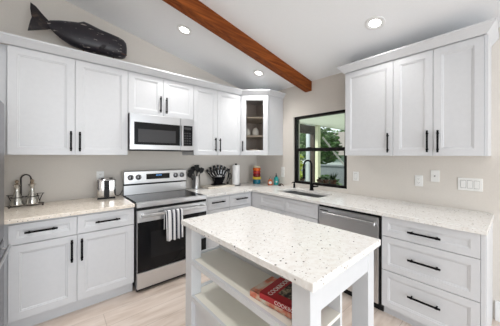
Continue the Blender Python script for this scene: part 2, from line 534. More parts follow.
def panel(bm, x0, x1, z0, z1, y, th=0.02, rail=0.058, dep=0.009, hole=False):
    """shaker door: frame, small moulded step, recessed centre"""
    rings = [(0.0, y + th), (0.0, y + 0.001), (0.001, y), (rail, y), (rail + .003, y + .004), (rail + .011, y + .0045), (rail + .015, y + dep)]
    rv = []
    for ins, yy in rings:
        rv.append([bm.verts.new(p) for p in ((x0 + ins, yy, z0 + ins), (x1 - ins, yy, z0 + ins), (x1 - ins, yy, z1 - ins), (x0 + ins, yy, z1 - ins))])
    if hole:
        ins = rail + .015
        rv.append([bm.verts.new(p) for p in ((x0 + ins, y + th, z0 + ins), (x1 - ins, y + th, z0 + ins), (x1 - ins, y + th, z1 - ins), (x0 + ins, y + th, z1 - ins))])
    for A, Bq in zip(rv, rv[1:]):
        for k in range(4):
            bm.faces.new((A[k], A[(k + 1) % 4], Bq[(k + 1) % 4], Bq[k]))
    if hole:
        A, Bq = rv[-1], rv[0]
        for k in range(4): bm.faces.new((A[k], A[(k + 1) % 4], Bq[(k + 1) % 4], Bq[k]))
    else:
        bm.faces.new(rv[-1]); bm.faces.new(rv[0][::-1])
    return bm


def pull(parent, c, length, y, vertical=True):
    """black bar pull with two posts, label it"""
    bm = bm_new()
    h = length / 2
    ax = Vector((0, 0, 1)) if vertical else Vector((1, 0, 0))
    p = Vector((c[0], y - 0.03, c[1]))
    tube(bm, [p - ax * h, p + ax * h], 0.0078, 10)
    for s in (-1, 1):
        q = p + ax * (h - 0.025) * s
        tube(bm, [q, q + Vector((0, 0.0305, 0))], 0.006, 8)
        tube(bm, [q - ax * 0.007, q + ax * 0.007], 0.0095, 10)
    o = obj('handle', bm, 'black', parent, True)
    o['label'] = 'black bar handle'
    return o


def door(parent, x0, x1, z0, z1, y, hx=None, hz=None, hl=0.19, kind='door', **k):
    bm = bm_new(); panel(bm, x0, x1, z0, z1, y, **k)
    o = obj(kind, bm, 'cabinet', parent)
    if hx is not None: pull(o, (hx, hz), hl, y, True)
    return o


def drawer(parent, x0, x1, z0, z1, y, hl=0.19, hx=None, hz=None, handle=True, kind='drawer', **k):
    bm = bm_new(); panel(bm, x0, x1, z0, z1, y, **k)
    o = obj(kind, bm, 'cabinet', parent)
    if handle: pull(o, ((x0 + x1) / 2 if hx is None else hx, (z0 + z1) / 2 if hz is None else hz), hl, y, False)
    return o


RQ = -math.pi / 2
# ---- left base cabinet
YF = -0.64
t = thing('base_cabinet', 'white two-door base cabinet with two drawers under the counter left of the range', 'cabinet')
B('carcass', 'cabinet', t, -3.0, -2.168, YF + .02, WY - .004, 0.105, 0.868)
B('filler_panel', 'cabinet', t, -3.85, -3.0, YF + .025, WY - .004, 0.105, 0.868)
B('toe_kick', 'toe', t, -3.85, -2.17, YF + .06, YF + .08, 0.0, 0.105)
drawer(t, -3.012, -2.612, 0.697, 0.852, YF, hz=0.785, hx=-2.83, rail=.045)
drawer(t, -2.608, -2.17, 0.697, 0.852, YF, hz=0.779, hx=-2.388, rail=.045)
door(t, -3.012, -2.612, 0.112, 0.691, YF, -2.645, 0.565)
door(t, -2.608, -2.17, 0.112, 0.691, YF, -2.578, 0.562)
bm = bm_new(); box(bm, -3.855, -2.166, -0.662, WY, 0.868, CZ, bev=0.003)
tag(obj('countertop', bm, 'quartz_warm'), 'short speckled stone countertop left of the range, holding the toaster', 'countertop')

# ---- base cabinet right of the range
t = thing('base_cabinet', 'white base cabinet with two small drawers right of the range, running into the corner', 'cabinet')
B('carcass', 'cabinet', t, -1.388, -0.66, YF + .02, WY - .004, 0.105, 0.868)
B('filler_panel', 'cabinet', t, -1.388, -1.358, YF + .003, YF + .02, 0.105, 0.868)
B('toe_kick', 'toe', t, -1.388, -0.66, YF + .06, YF + .08, 0.0, 0.105)
drawer(t, -1.356, -1.041, 0.697, 0.848, YF, hz=0.79, hx=-1.22, rail=.04)
drawer(t, -1.036, -0.70, 0.697, 0.848, YF, hz=0.79, hx=-0.85, rail=.04)
door(t, -1.356, -1.041, 0.112, 0.691, YF, -1.075, 0.565)
door(t, -1.036, -0.70, 0.112, 0.691, YF, -0.985, 0.565)

# ---- sink base (window wall). local x = -(world y), local y = world x
XF = -0.655


t = thing('base_cabinet', 'white sink base cabinet with plain false fronts below the window', 'cabinet', (0, 0, 0), RQ)
B('carcass', 'cabinet', t, 0.66, 1.782, XF + .02, 0.0, 0.105, 0.66)
B('face_frame', 'cabinet', t, 0.66, 1.782, XF + .02, XF + .045, 0.66, 0.868)
B('filler_panel', 'cabinet', t, 0.605, 0.80, XF + .005, XF + .02, 0.105, 0.868)
B('toe_kick', 'toe', t, 0.66, 1.782, XF + .06, XF + .08, 0.0, 0.105)
drawer(t, 0.805, 1.288, 0.697, 0.858, XF, handle=False, kind='false_front', rail=.04)
drawer(t, 1.292, 1.780, 0.697, 0.858, XF, handle=False, kind='false_front', rail=.04)
door(t, 0.805, 1.288, 0.112, 0.691, XF, 1.25, 0.565)
door(t, 1.292, 1.780, 0.112, 0.691, XF, 1.33, 0.565)

# ---- dishwasher
t = thing('dishwasher', 'stainless steel dishwasher with bar handle between the sink base and the drawers', 'dishwasher', (0, 0, 0), RQ)
B('tub', 'blackplastic', t, 1.786, 2.442, XF + .02, -0.03, 0.06, 0.866)
B('door_panel', 'steel', t, 1.798, 2.425, XF - .01, XF + .02, 0.085, 0.842, bevel=0.004)
B('toe_kick', 'blackplastic', t, 1.786, 2.442, XF + .055, XF + .08, 0.0, 0.085)
bm = bm_new()
box(bm, 1.86, 2.405, XF - .05, XF - .035, 0.772, 0.802, bev=0.004)
box(bm, 1.865, 1.885, XF - .036, XF - .009, 0.776, 0.798); box(bm, 2.38, 2.40, XF - .036, XF - .009, 0.776, 0.798)
obj('handle', bm, 'steel', t)
bm = bm_new(); box(bm, 1.815, 1.915, XF - .012, XF - .009, 0.806, 0.816)
obj('control_vent', bm, 'blackplastic', t)

# ---- drawer base
t = thing('drawer_cabinet', 'white three-drawer base cabinet at the end of the counter under the light switches', 'cabinet', (0, 0, 0), RQ)
B('carcass', 'cabinet', t, 2.446, 3.085, XF + .02, 0.0, 0.092, 0.868)
B('end_panel', 'cabinet', t, 3.086, 3.108, XF + .004, 0.0, 0.0, 0.868)
B('corner_moulding', 'cabinet', t, 3.108, 3.114, XF + .02, XF + .06, 0.0, 0.866)
B('toe_kick', 'cabinet', t, 2.446, 3.085, XF + .06, XF + .08, 0.0, 0.092)
for z0, z1, hz in ((0.088, 0.401, 0.265), (0.406, 0.693, 0.556), (0.698, 0.866, 0.778)):
    drawer(t, 2.449, 3.083, z0, z1, XF, hl=0.215, hx=2.763, hz=hz, rail=.05)

# ---- L shaped countertop with sink cut-out
SX0, SX1, SY0, SY1 = -0.520, -0.185, -1.690, -0.985
bm = bm_new()
cells(bm, [-1.392, -0.675, SX0, SX1, 0.0], [-3.118, SY0, SY1, -0.66, WY],
      lambda x, y: (y > -0.66 or x > -0.675) and not (SX0 < x < SX1 and SY0 < y < SY1), 0.868, CZ)
tag(obj('countertop', bm, 'quartz', bevel=0.003), 'L-shaped speckled stone countertop with the sink, along the window wall', 'countertop')
t = thing('sink', 'undermount stainless steel sink set in the counter below the window', 'sink', ((SX0 + SX1) / 2, (SY0 + SY1) / 2, 0.67))
bm = bm_new()
hx, hy = (SX1 - SX0) / 2, (SY1 - SY0) / 2
cells(bm, [-hx - .014, -hx + .003, hx - .003, hx + .014], [-hy - .014, -hy + .003, hy - .003, hy + .014], lambda x, y: not (abs(x) < hx - .004 and abs(y) < hy - .004), 0.0, 0.198)
box(bm, -hx - .014, hx + .014, -hy - .014, hy + .014, -0.004, 0.002)
obj('basin', bm, 'steel', t)
P('drain', 'darksteel', t, lathe, [(0.042, 0.002), (0.045, 0.005), (0.03, 0.006), (0.001, 0.004)], smooth=True)

# ------------------------------------------------------------------ wall cabinets
UF, UZ0, UZ1 = -0.332, 1.389, 2.318


def upper(label, x0, x1, z0, doors, rz=0, yb=WY, handles=None, extra=None):
    t = thing('wall_cabinet', label, 'cabinet', (0, 0, 0), rz)
    B('carcass', 'cabinet', t, x0, x1, UF + .02, yb, z0, UZ1 + .015)
    if extra: B('filler_panel', 'cabinet', t, *extra)
    for d0, d1, hx, hz in doors:
        door(t, d0, d1, z0 + .001, UZ1 - .002, UF, hx, hz, hl=0.19)
    return t


upper('white two-door wall cabinet below the wooden whale, left of the microwave', -3.04, -2.165, UZ0,
      [(-3.05, -2.613, -2.642, 1.522), (-2.609, -2.166, -2.576, 1.519)], extra=(-3.85, -3.04, UF + .06, WY, UZ0, UZ1 + .015))
upper('short white two-door wall cabinet directly above the microwave', -2.163, -1.404, 1.856,
      [(-2.162, -1.793, -1.826, 1.995), (-1.789, -1.406, -1.757, 1.99)])
upper('white two-door wall cabinet between the microwave and the glass-door corner cabinet', -1.402, -0.632, UZ0,
      [(-1.401, -1.050, -1.086, 1.54), (-1.046, -0.634, -1.013, 1.535)])
upper('white single-door wall cabinet next to the window, leftmost of the three right-hand doors', 1.922, 2.426, UZ0,
      [(1.923, 2.425, 2.386, 1.516)], rz=RQ, yb=0.0)
t = upper('white double-door wall cabinet at the right end above the light switches', 2.428, 3.078, UZ0,
          [(2.429, 2.749, 2.713, 1.516), (2.753, 3.077, 2.789, 1.513)], rz=RQ, yb=0.0)
B('end_panel', 'cabinet', t, 3.079, 3.098, UF + .012, 0.0, UZ0, UZ1 + .015)

# ---- diagonal corner cabinet with glass door
t = thing('corner_wall_cabinet', 'white diagonal corner wall cabinet with a glass door and shelves', 'cabinet')
foot = [(-0.630, WY), (-0.630, UF + .0), (UF, -0.630), (0.0, -0.630), (0.0, WY)]
inner = [(-0.612, WY - .01), (-0.612, UF - .0), (UF - .002, -0.612), (-0.012, -0.612), (-0.012, WY - .01)]
P('bottom_panel', 'cabinet', t, prism, foot, UZ0, UZ0 + .018)
P('top_panel', 'cabinet', t, prism, foot, UZ1 - .004, UZ1 + .015)
bm = bm_new(); box(bm, -0.630, -0.612, UF + .005, WY, UZ0 + .018, UZ1 - .004); box(bm, UF + .005, 0.0, -0.630, -0.612, UZ0 + .018, UZ1 - .004)
obj('side_panel', bm, 'cabinet', t)
bm = bm_new(); box(bm, -0.612, -0.006, WY - .012, WY - .002, UZ0 + .018, UZ1 - .004); box(bm, -0.012, -0.002, -0.612, WY - .012, UZ0 + .018, UZ1 - .004)
box(bm, -0.612, -0.608, UF + .01, WY - .012, UZ0 + .018, UZ1 - .004); box(bm, UF + .01, -0.012, -0.612, -0.608, UZ0 + .018, UZ1 - .004)
bq = obj('back_lining', bm, 'wood_in', t)
shelf_poly = [(-0.606, WY - .014), (-0.606, -0.318), (-0.318, -0.606), (-0.014, -0.606), (-0.014, WY - .014)]
SHZ = (1.700, 1.990)
for z in SHZ:
    o = P('shelf', 'shelfedge', t, prism, shelf_poly, z - .02, z)
q = math.sqrt(.5)
dm = Vector((-0.481, -0.481, 0))
bm = bm_new(); dw = 0.4215 / 2 - .002
rails = 0.062
panel(bm, -dw, dw, UZ0 + .001, UZ1 - .002, -0.018, rail=rails, hole=True)
dd = obj('door', bm, 'cabinet', t)
dd.location = dm; dd.rotation_euler = (0, 0, -math.pi / 4)
bm = bm_new(); box(bm, -dw + rails + .008, dw - rails - .008, -0.008, -0.005, UZ0 + rails + .01, UZ1 - rails - .01)
g = obj('glass_panel', bm, 'cabglass', dd)
pull(dd, (-dw + .030, 1.53), 0.16, -0.018)

# ---- crown mouldings


def crown(name, path, label, prof):
    """profile swept along a plan polyline; out = left-hand normal flipped by sign"""
    bm = bm_new()
    n = len(path)
    P_ = [Vector((x, y)) for x, y in path]
    nor = []
    for i in range(n - 1):
        d = (P_[i + 1] - P_[i]).normalized()
        nor.append(Vector((d.y, -d.x)))
    rings = []
    for i in range(n):
        if i == 0: m_ = nor[0]
        elif i == n - 1: m_ = nor[-1]
        else:
            m_ = (nor[i - 1] + nor[i]).normalized()
            m_ = m_ / m_.dot(nor[i])
        rings.append([bm.verts.new((P_[i].x + m_.x * o_, P_[i].y + m_.y * o_, z)) for o_, z in prof])
    k = len(prof)
    for A, Bq in zip(rings, rings[1:]):
        for j in range(k):
            bm.faces.new((A[j], A[(j + 1) % k], Bq[(j + 1) % k], Bq[j]))
    bm.faces.new(rings[0][::-1]); bm.faces.new(rings[-1])
    o = obj(name, bm, 'cabinet')
    return tag(o, label, 'moulding')


PROF = [(0.001, 2.322), (0.014, 2.322), (0.020, 2.328), (0.062, 2.378), (0.066, 2.380), (0.066, 2.395), (0.001, 2.395)]
crown('crown_moulding', [(-3.84, UF), (-0.630, UF), (UF, -0.630), (-0.003, -0.630)], 'long white crown moulding on the left wall cabinets, turning the corner under the whale', PROF)
crown('crown_moulding', [(-0.003, -1.921), (UF, -1.921), (UF, -3.079), (-0.003, -3.079)], 'white crown moulding topping the right-hand wall cabinets under the sloped ceiling', PROF)

# cabinet contents
def bowl(label, x, y, z, r, h, mname='cerglass', handle=False):
    bm = bm_new()
    lathe(bm, [(r * .5, 0), (r * .62, 0.002), (r * .9, h * .45), (r, h), (r * .93, h), (r * .82, h * .45), (r * .5, .008)], seg=24)
    o = obj('bowl', bm, mname, None, True); o.location = (x, y, z)
    return tag(o, label, 'bowl')


def jar(label, x, y, z, r, h, mname):
    bm = bm_new()
    lathe(bm, [(r * .6, 0), (r * .95, h * .12), (r, h * .45), (r * .85, h * .75), (r * .5, h * .95), (r * .15, h)], seg=24)
    o = obj('jar', bm, mname, None, True); o.location = (x, y, z)
    return tag(o, label, 'jar')


jar('small round white jar on the middle shelf behind the cabinet glass', -0.40, -0.40, SHZ[0] + .001, 0.055, 0.125, 'cerglass')
jar('pale jar left of the round white jar, partly hidden by the cabinet door frame', -0.515, -0.345, SHZ[0] + .001, 0.05, 0.115, 'cerglass')
bowl('tan bowl on the bottom of the glass-door corner cabinet', -0.43, -0.40, UZ0 + .019, 0.075, 0.08, 'shelfedge')

# ------------------------------------------------------------------ range
RX0, RX1 = -2.158, -1.400
t = thing('range', 'freestanding stainless steel electric range with black glass oven door', 'range')
B('body', 'darksteel', t, RX0 + .004, RX1 - .004, -0.655, -0.02, 0.035, 0.895)
for fx in (RX0 + .05, RX1 - .05):
    P('foot', 'blackplastic', t, lathe, [(0.018, 0.0), (0.018, 0.035)], (fx, -0.60, 0), 12)
B('cooktop', 'glassblack', t, RX0 + .012, RX1 - .012, -0.640, -0.085, 0.893, 0.906, bevel=0.002)
B('cooktop_rim', 'steel', t, RX0, RX1, -0.692, -0.638, 0.858, 0.908, bevel=0.006)
B('vent_gap', 'blackplastic', t, RX0 + .004, RX1 - .004, -0.680, -0.655, 0.832, 0.858)
bg_ = thing  # keep name free
o = P('backguard', 'steel', t, lambda bm: (box(bm, RX0, RX1, -0.086, -0.025, 0.906, 1.022, bev=0.003), box(bm, RX0, RX1, -0.098, -0.025, 1.036, 1.192, bev=0.006)))
B('backguard_gap', 'blackplastic', o, RX0 + .004, RX1 - .004, -0.076, -0.03, 1.020, 1.038)
o2 = B('display', 'doorblack', o, -1.916, -1.632, -0.101, -0.097, 1.084, 1.153)
bm = bm_new()
for k in range(4):
    x = -1.80 + k * .016 + (0.006 if k > 1 else 0)
    box(bm, x, x + .010, -0.1025, -0.1008, 1.124, 1.140)
obj('digits', bm, 'digits', o)
for kx in (-2.089, -2.003, -1.552, -1.467):
    kb = P('knob', 'darksteel', o, lathe, [(0.033, -0.097), (0.033, -0.103), (0.026, -0.106), (0.024, -0.132), (0.020, -0.135)], (kx, 0, 1.118), 24, 'Y', smooth=True)
    kb['label'] = 'round dark steel control knob'
    B('knob_grip', 'blackplastic', kb, kx - .005, kx + .005, -0.139, -0.134, 1.098, 1.138)
od = B('oven_door', 'steel', t, RX0 + .006, RX1 - .006, -0.690, -0.655, 0.214, 0.830, bevel=0.004)
B('door_glass', 'doorblack', od, RX0 + .008, RX1 - .008, -0.694, -0.688, 0.214, 0.712)
B('oven_window', 'ovenwin', od, RX0 + .13, RX1 - .13, -0.6955, -0.6935, 0.33, 0.60)
bm = bm_new()
box(bm, RX0 + .03, RX1 - .03, -0.752, -0.735, 0.768, 0.798, bev=0.005)
for hx_ in (RX0 + .05, RX1 - .05): box(bm, hx_ - .014, hx_ + .014, -0.737, -0.688, 0.770, 0.796)
obj('door_handle', bm, 'steel', od)
B('storage_drawer', 'steel', t, RX0 + .006, RX1 - .006, -0.690, -0.655, 0.042, 0.204, bevel=0.004)
B('kick_panel', 'blackplastic', t, RX0 + .01, RX1 - .01, -0.655, -0.63, 0.012, 0.21)

# dish towel over the oven handle
bm = bm_new()
tw0, tw1 = -1.905, -1.728
nx, bmuv = 60, bm.loops.layers.uv.new('UVMap')
path = [(-0.708, 0.60), (-0.712, 0.70), (-0.718, 0.770), (-0.728, 0.801), (-0.744, 0.8045), (-0.758, 0.797), (-0.766, 0.765), (-0.770, 0.70), (-0.772, 0.62), (-0.773, 0.55), (-0.774, 0.50)]
G = []
for i in range(nx + 1):
    u = i / nx
    wav = math.sin(u * math.pi * 2 * 3.2 + .6)
    row = []
    for j, (y, z) in enumerate(path):
        s = max(0, (j - 3) / (len(path) - 4))
        amp = 0.002 + 0.007 * s
        zz = z - (0.016 * max(0, -wav) * s ** 2 if j > 5 else 0)
        fr = 1 if j > 4 else 0.2
        row.append(bm.verts.new((tw0 + (tw1 - tw0) * u + 0.004 * math.cos(u * 21) * s, y - (amp * (wav + .9) * fr if j > 4 else 0), zz)))
    G.append(row)
for i in range(nx):
    for j in range(len(path) - 1):
        f = bm.faces.new((G[i][j], G[i + 1][j], G[i + 1][j + 1], G[i][j + 1]))
        for lp, (a, c) in zip(f.loops, ((i, j), (i + 1, j), (i + 1, j + 1), (i, j + 1))): lp[bmuv].uv = (a / nx, c / (len(path) - 1))
o = obj('dish_towel', bm, 'towel', None, True)
so = o.modifiers.new('thick', 'SOLIDIFY'); so.thickness = 0.003; so.offset = 0
tag(o, 'white dish towel with dark vertical stripes hanging on the oven door handle', 'towel')

# ------------------------------------------------------------------ microwave
t = thing('microwave', 'stainless over-the-range microwave with black window and keypad', 'microwave')
MX0, MX1, MZ0, MZ1, MF = -2.161, -1.425, 1.442, 1.852, -0.40
B('body', 'darksteel', t, MX0 + .004, MX1 - .004, MF + .03, WY, MZ0 + .006, MZ1 - .0)
B('bottom_grille', 'blackplastic', t, MX0 + .01, MX1 - .01, MF + .005, MF + .06, MZ0 - .006, MZ0 + .008)
md = P('door', 'steel', t, lambda bm: box(bm, MX0, -1.607, MF, MF + .03, MZ0 + .008, MZ1, bev=0.004))
B('door_glass', 'doorblack', md, -2.118, -1.616, MF - .003, MF + .002, 1.506, 1.758)
B('window_mesh', 'grey_screen', md, -2.078, -1.668, MF - .0045, MF - .002, 1.535, 1.682)
bm = bm_new(); box(bm, -1.608, -1.582, MF - .038, MF - .024, 1.50, 1.765, bev=0.005)
box(bm, -1.603, -1.587, MF - .025, MF + .003, 1.515, 1.53); box(bm, -1.603, -1.587, MF - .025, MF + .003, 1.735, 1.75)
obj('door_handle', bm, 'steel', md)
cp = P('control_panel', 'steel', t, lambda bm: box(bm, -1.605, MX1, MF, MF + .03, MZ0 + .008, MZ1, bev=0.004))
kp = B('keypad', 'doorblack', cp, -1.584, -1.452, MF - .003, MF + .002, 1.506, 1.762)
bm = bm_new()
for r_ in range(5):
    for c_ in range(3):
        box(bm, -1.565 + c_ * .034, -1.542 + c_ * .034, MF - .0045, MF - .002, 1.53 + r_ * .032, 1.545 + r_ * .032)
obj('buttons', bm, 'grey_screen', cp)
B('clock_display', 'grey_screen', cp, -1.562, -1.470, MF - .0045, MF - .002, 1.712, 1.742)

# ------------------------------------------------------------------ fridge on the left wall
t = thing('refrigerator', 'grey steel refrigerator at the left edge beside the counter', 'refrigerator')
FX, FY0, FY1 = -3.02, -1.66, -0.735
B('case', 'fridge', t, -3.80, FX - .06, FY0, FY1, 0.02, 1.745)
B('door', 'fridge', t, FX - .06, FX, FY0, (FY0 + FY1) / 2 - .002, 0.795, 1.76, bevel=0.01)
B('door', 'fridge', t, FX - .06, FX, (FY0 + FY1) / 2 + .002, FY1, 0.795, 1.76, bevel=0.01)
B('freezer_drawer', 'fridge', t, FX - .06, FX, FY0, FY1, 0.09, 0.775, bevel=0.01)
B('gasket', 'blackplastic', t, FX - .055, FX - .006, FY0 + .005, FY1 - .005, 0.77, 0.80)
B('toe_grille', 'blackplastic', t, FX - .05, FX - .02, FY0, FY1, 0.0, 0.085)
bm = bm_new(); tube(bm, [(FX + .03, FY0 + .08, 0.735), (FX + .03, FY1 - .04, 0.735)], 0.011, 10)
for y in (FY0 + .12, FY1 - .08): tube(bm, [(FX + .03, y, .735), (FX - .001, y, .735)], 0.008, 8)
obj('drawer_handle', bm, 'steel', t, True)
for s in (-1, 1):
    yy = (FY0 + FY1) / 2 + s * .05
    bm = bm_new(); box(bm, FX - .002, FX + .010, yy - .012, yy + .012, 0.95, 1.6, bev=.003)
    obj('door_handle', bm, 'steel', t, True)

# ------------------------------------------------------------------ island
t = thing('kitchen_island', 'white open-shelf kitchen island with square legs in the foreground', 'island', (-1.696, -2.113, 0), R(1.2))
IX, IY = 0.339, 0.603
bm = bm_new(); box(bm, -IX, IX, -IY, IY, CZ - .036, CZ, bev=0.004, seg=2)
it = obj('stone_top', bm, 'quartz', t); it['label'] = 'speckled white stone top'
lx, ly = IX - .024, IY - .03
LW, LD = 0.078, 0.098
for sx in (-1, 1):
    for sy in (-1, 1):
        x0, x1 = sorted((sx * lx, sx * (lx - LW))); y0, y1 = sorted((sy * ly, sy * (ly - LD)))
        B('leg', 'island', t, x0, x1, y0, y1, 0, CZ - .036, bevel=0.003)
for sy in (-1, 1):
    y0, y1 = sorted((sy * (ly - .004), sy * (ly - .026)))
    B('apron', 'island', t, -lx + LW, lx - LW, y0, y1, 0.735, CZ - .036)
BX = -0.025       # back of the shelf unit
B('back_panel', 'island', t, BX - .018, BX, -ly + .02, ly - .03, 0.06, CZ - .036)
B('side_rail', 'island', t, lx - .03, lx - .008, -ly + LD, ly - LD, 0.79, CZ - .036)
for z, nm in ((0.628, 'shelf'), (0.368, 'shelf')):
    sh = P(nm, 'shelftop', t, lambda bm: (box(bm, -lx + .012, BX - .018, -ly + LD, ly - LD, z - .022, z - .004), box(bm, -lx + LW, BX - .018, -ly + .02, -ly + LD, z - .022, z - .004),
                                      box(bm, -lx + LW, BX - .018, ly - LD, ly - .02, z - .022, z - .004)))
    B('shelf_lip', 'island', sh, -lx + .001, -lx + .020, -ly + LD, ly - LD, z - .036, z)
    B('end_lip', 'island', sh, -lx + LW, BX - .018, ly - .04, ly - .022, z - .036, z + .012)
B('bottom_panel', 'island', t, -lx + .03, -lx + .048, -ly + LD, ly - LD, 0.0, 0.333)

# books on the island shelf
def text(name, s, size, m, parent, loc, rot, ext=0.0006, sx=1.0):
    cu = bpy.data.curves.new(name, 'FONT'); cu.body = s; cu.size = size; cu.extrude = ext; cu.align_x = 'LEFT'
    tmp = bpy.data.objects.new(name, cu); COL.objects.link(tmp)
    bpy.context.view_layer.update()
    me = bpy.data.meshes.new_from_object(tmp.evaluated_get(bpy.context.evaluated_depsgraph_get()))
    bpy.data.objects.remove(tmp)
    o = bpy.data.objects.new(name, me); COL.objects.link(o); me.materials.clear(); me.materials.append(M[m])
    o.parent = parent; o.location = loc; o.rotation_euler = rot; o.scale = (sx, 1, 1)
    return o


def book(label, loc, rz, L_, W_, T_, cover):
    """spine along local -y..; local x = along the spine, local y = away from the spine"""
    t = thing('book', label, 'book', loc, rz)
    bm = bm_new()
    box(bm, 0, L_, 0, W_, 0, 0.003); box(bm, 0, L_, 0, W_, T_ - .003, T_); box(bm, 0, L_, 0, 0.004, 0.0, T_)
    c_ = obj('cover', bm, cover, t)
    B('pages', 'pages', t, 0.004, L_ - .004, 0.004, W_ - .006, 0.003, T_ - .003)
    return t


SZ = 0.624
# lower book: peach floral / food cover; the red cookbook lies on it
bk = book('thick cookbook with a food photograph cover, under the red cookbook', (-1.965, -2.262, SZ), R(-84), 0.275, 0.183, 0.034, 'food')
bk2 = book('red hardback cookbook with white title lying on the other book on the island shelf', (-1.975, -2.352, SZ + .0345), R(-81), 0.262, 0.185, 0.030, 'red')
B('cover_picture', 'food_dark', bk2, 0.082, 0.225, 0.045, 0.168, 0.0298, 0.0306)
text('title', 'COOKBOOK', 0.040, 'bookwhite', bk2, (0.066, 0.012, 0.0302), (0, 0, R(90)), sx=0.74)
text('spine_title', 'COOKBOOK', 0.026, 'bookwhite', bk2, (0.095, -0.0004, 0.006), (R(90), 0, 0), sx=1.0)

# ------------------------------------------------------------------ whale carving on the wall cabinet
K = (3.2494 - 0.20) / (3.2494 - 0.33)


def wpt(x, z): return ((-2.7428 + (x + 2.7428) * K), 1.3911 + (z - 1.3911) * K)


t = thing('whale_sculpture', 'carved dark wooden sperm whale on top of the left wall cabinets', 'sculpture', (0, -0.20, 0))
secs = [(-2.823, 2.600, 2.572, .014), (-2.79, 2.627, 2.553, .022), (-2.722, 2.650, 2.492, .050), (-2.65, 2.668, 2.452, .066), (-2.591, 2.680, 2.437, .076), (-2.548, 2.705, 2.430, .082), (-2.50, 2.696, 2.427, .086),
        (-2.416, 2.673, 2.430, .090), (-2.33, 2.661, 2.431, .092), (-2.26, 2.650, 2.434, .090), (-2.215, 2.636, 2.441, .082), (-2.192, 2.612, 2.455, .066), (-2.183, 2.585, 2.475, .042)]
bm = bm_new()
rings = []
for x, zt, zb, th in secs:
    xt, zt_ = wpt(x, zt); _, zb_ = wpt(x, zb)
    cz_, hz_ = (zt_ + zb_) / 2, (zt_ - zb_) / 2
    ring = []
    for k in range(20):
        a_ = 2 * math.pi * k / 20
        ca, sa = math.cos(a_), math.sin(a_)
        ex = 0.75
        ring.append(bm.verts.new((xt, th * math.copysign(abs(ca) ** ex, ca), cz_ + hz_ * math.copysign(abs(sa) ** ex, sa))))
    rings.append(ring)
for A, Bq in zip(rings, rings[1:]):
    for k in range(20): bm.faces.new((A[k], A[(k + 1) % 20], Bq[(k + 1) % 20], Bq[k]))
bm.faces.new(rings[0][::-1]); bm.faces.new(rings[-1])
wb = obj('body', bm, 'whale', t, True)


def fluke(poly, y0, y1, th):
    bm = bm_new()
    pts = [wpt(*p) for p in poly]
    n_ = len(pts)
    cx_ = sum(p[0] for p in pts) / n_; cz_ = sum(p[1] for p in pts) / n_
    x_max = max(p[0] for p in pts); x_min = min(p[0] for p in pts)
    yy = lambda x: y0 + (y1 - y0) * (x_max - x) / (x_max - x_min)
    fr = [bm.verts.new((x, yy(x) - th * .25, z)) for x, z in pts]; bk_ = [bm.verts.new((x, yy(x) + th * .25, z)) for x, z in pts]
    cf = bm.verts.new((cx_, yy(cx_) - th, cz_)); cb = bm.verts.new((cx_, yy(cx_) + th, cz_))
    for i in range(n_):
        j = (i + 1) % n_
        bm.faces.new((fr[i], fr[j], cf)); bm.faces.new((bk_[j], bk_[i], cb)); bm.faces.new((fr[i], bk_[i], bk_[j], fr[j]))
    return obj('fluke', bm, 'wand', t, True)


fluke([(-2.780, 2.610), (-2.803, 2.628), (-2.842, 2.676), (-2.881, 2.731), (-2.918, 2.760), (-2.920, 2.705), (-2.914, 2.652), (-2.902, 2.600), (-2.865, 2.572), (-2.82, 2.562), (-2.790, 2.566)], 0, .05, .016)
fluke([(-2.785, 2.598), (-2.85, 2.588), (-2.902, 2.597), (-2.912, 2.560), (-2.919, 2.520), (-2.928, 2.461), (-2.893, 2.482), (-2.842, 2.514), (-2.81, 2.532), (-2.783, 2.552)], 0, -.06, .018)
bm = bm_new()
mpts = [(-2.19, 2.462), (-2.225, 2.466), (-2.26, 2.478), (-2.29, 2.490)]
tube(bm, [(wpt(*p)[0], -.074 + .004 * i, wpt(*p)[1]) for i, p in enumerate(mpts)], 0.006, 6)
obj('mouth_line', bm, 'whalebrown', t, True)
ex_, ez_ = wpt(-2.345, 2.535)
bm = bm_new(); lathe(bm, [(0.001, -0.094), (0.008, -0.090), (0.010, -0.082)], (ex_, 0, ez_), 12, 'Y')
obj('eye', bm, 'blackplastic', t, True)
bm = bm_new()
fl = [(-2.43, 2.47), (-2.40, 2.505), (-2.375, 2.50), (-2.385, 2.47), (-2.42, 2.452)]
pts = [wpt(*p) for p in fl]
a = [bm.verts.new((x, -.084, z)) for x, z in pts]; c = [bm.verts.new((x, -.097, z)) for x, z in pts]
bm.faces.new(a); bm.faces.new(c[::-1])
for i in range(5): bm.faces.new((a[i], a[(i + 1) % 5], c[(i + 1) % 5], c[i]))
obj('flipper', bm, 'wand', t)
bm = bm_new()
for x in (-2.55, -2.30):
    xx, zz = wpt(x, 2.46); tube(bm, [(xx, 0, 2.345), (xx, 0, zz)], 0.006, 8)
x0_, _ = wpt(-2.60, 2.4); x1_, _ = wpt(-2.25, 2.4)
box(bm, x0_, x1_, -0.06, 0.06, 2.334, 2.349)
obj('stand', bm, 'whalebrown', t)

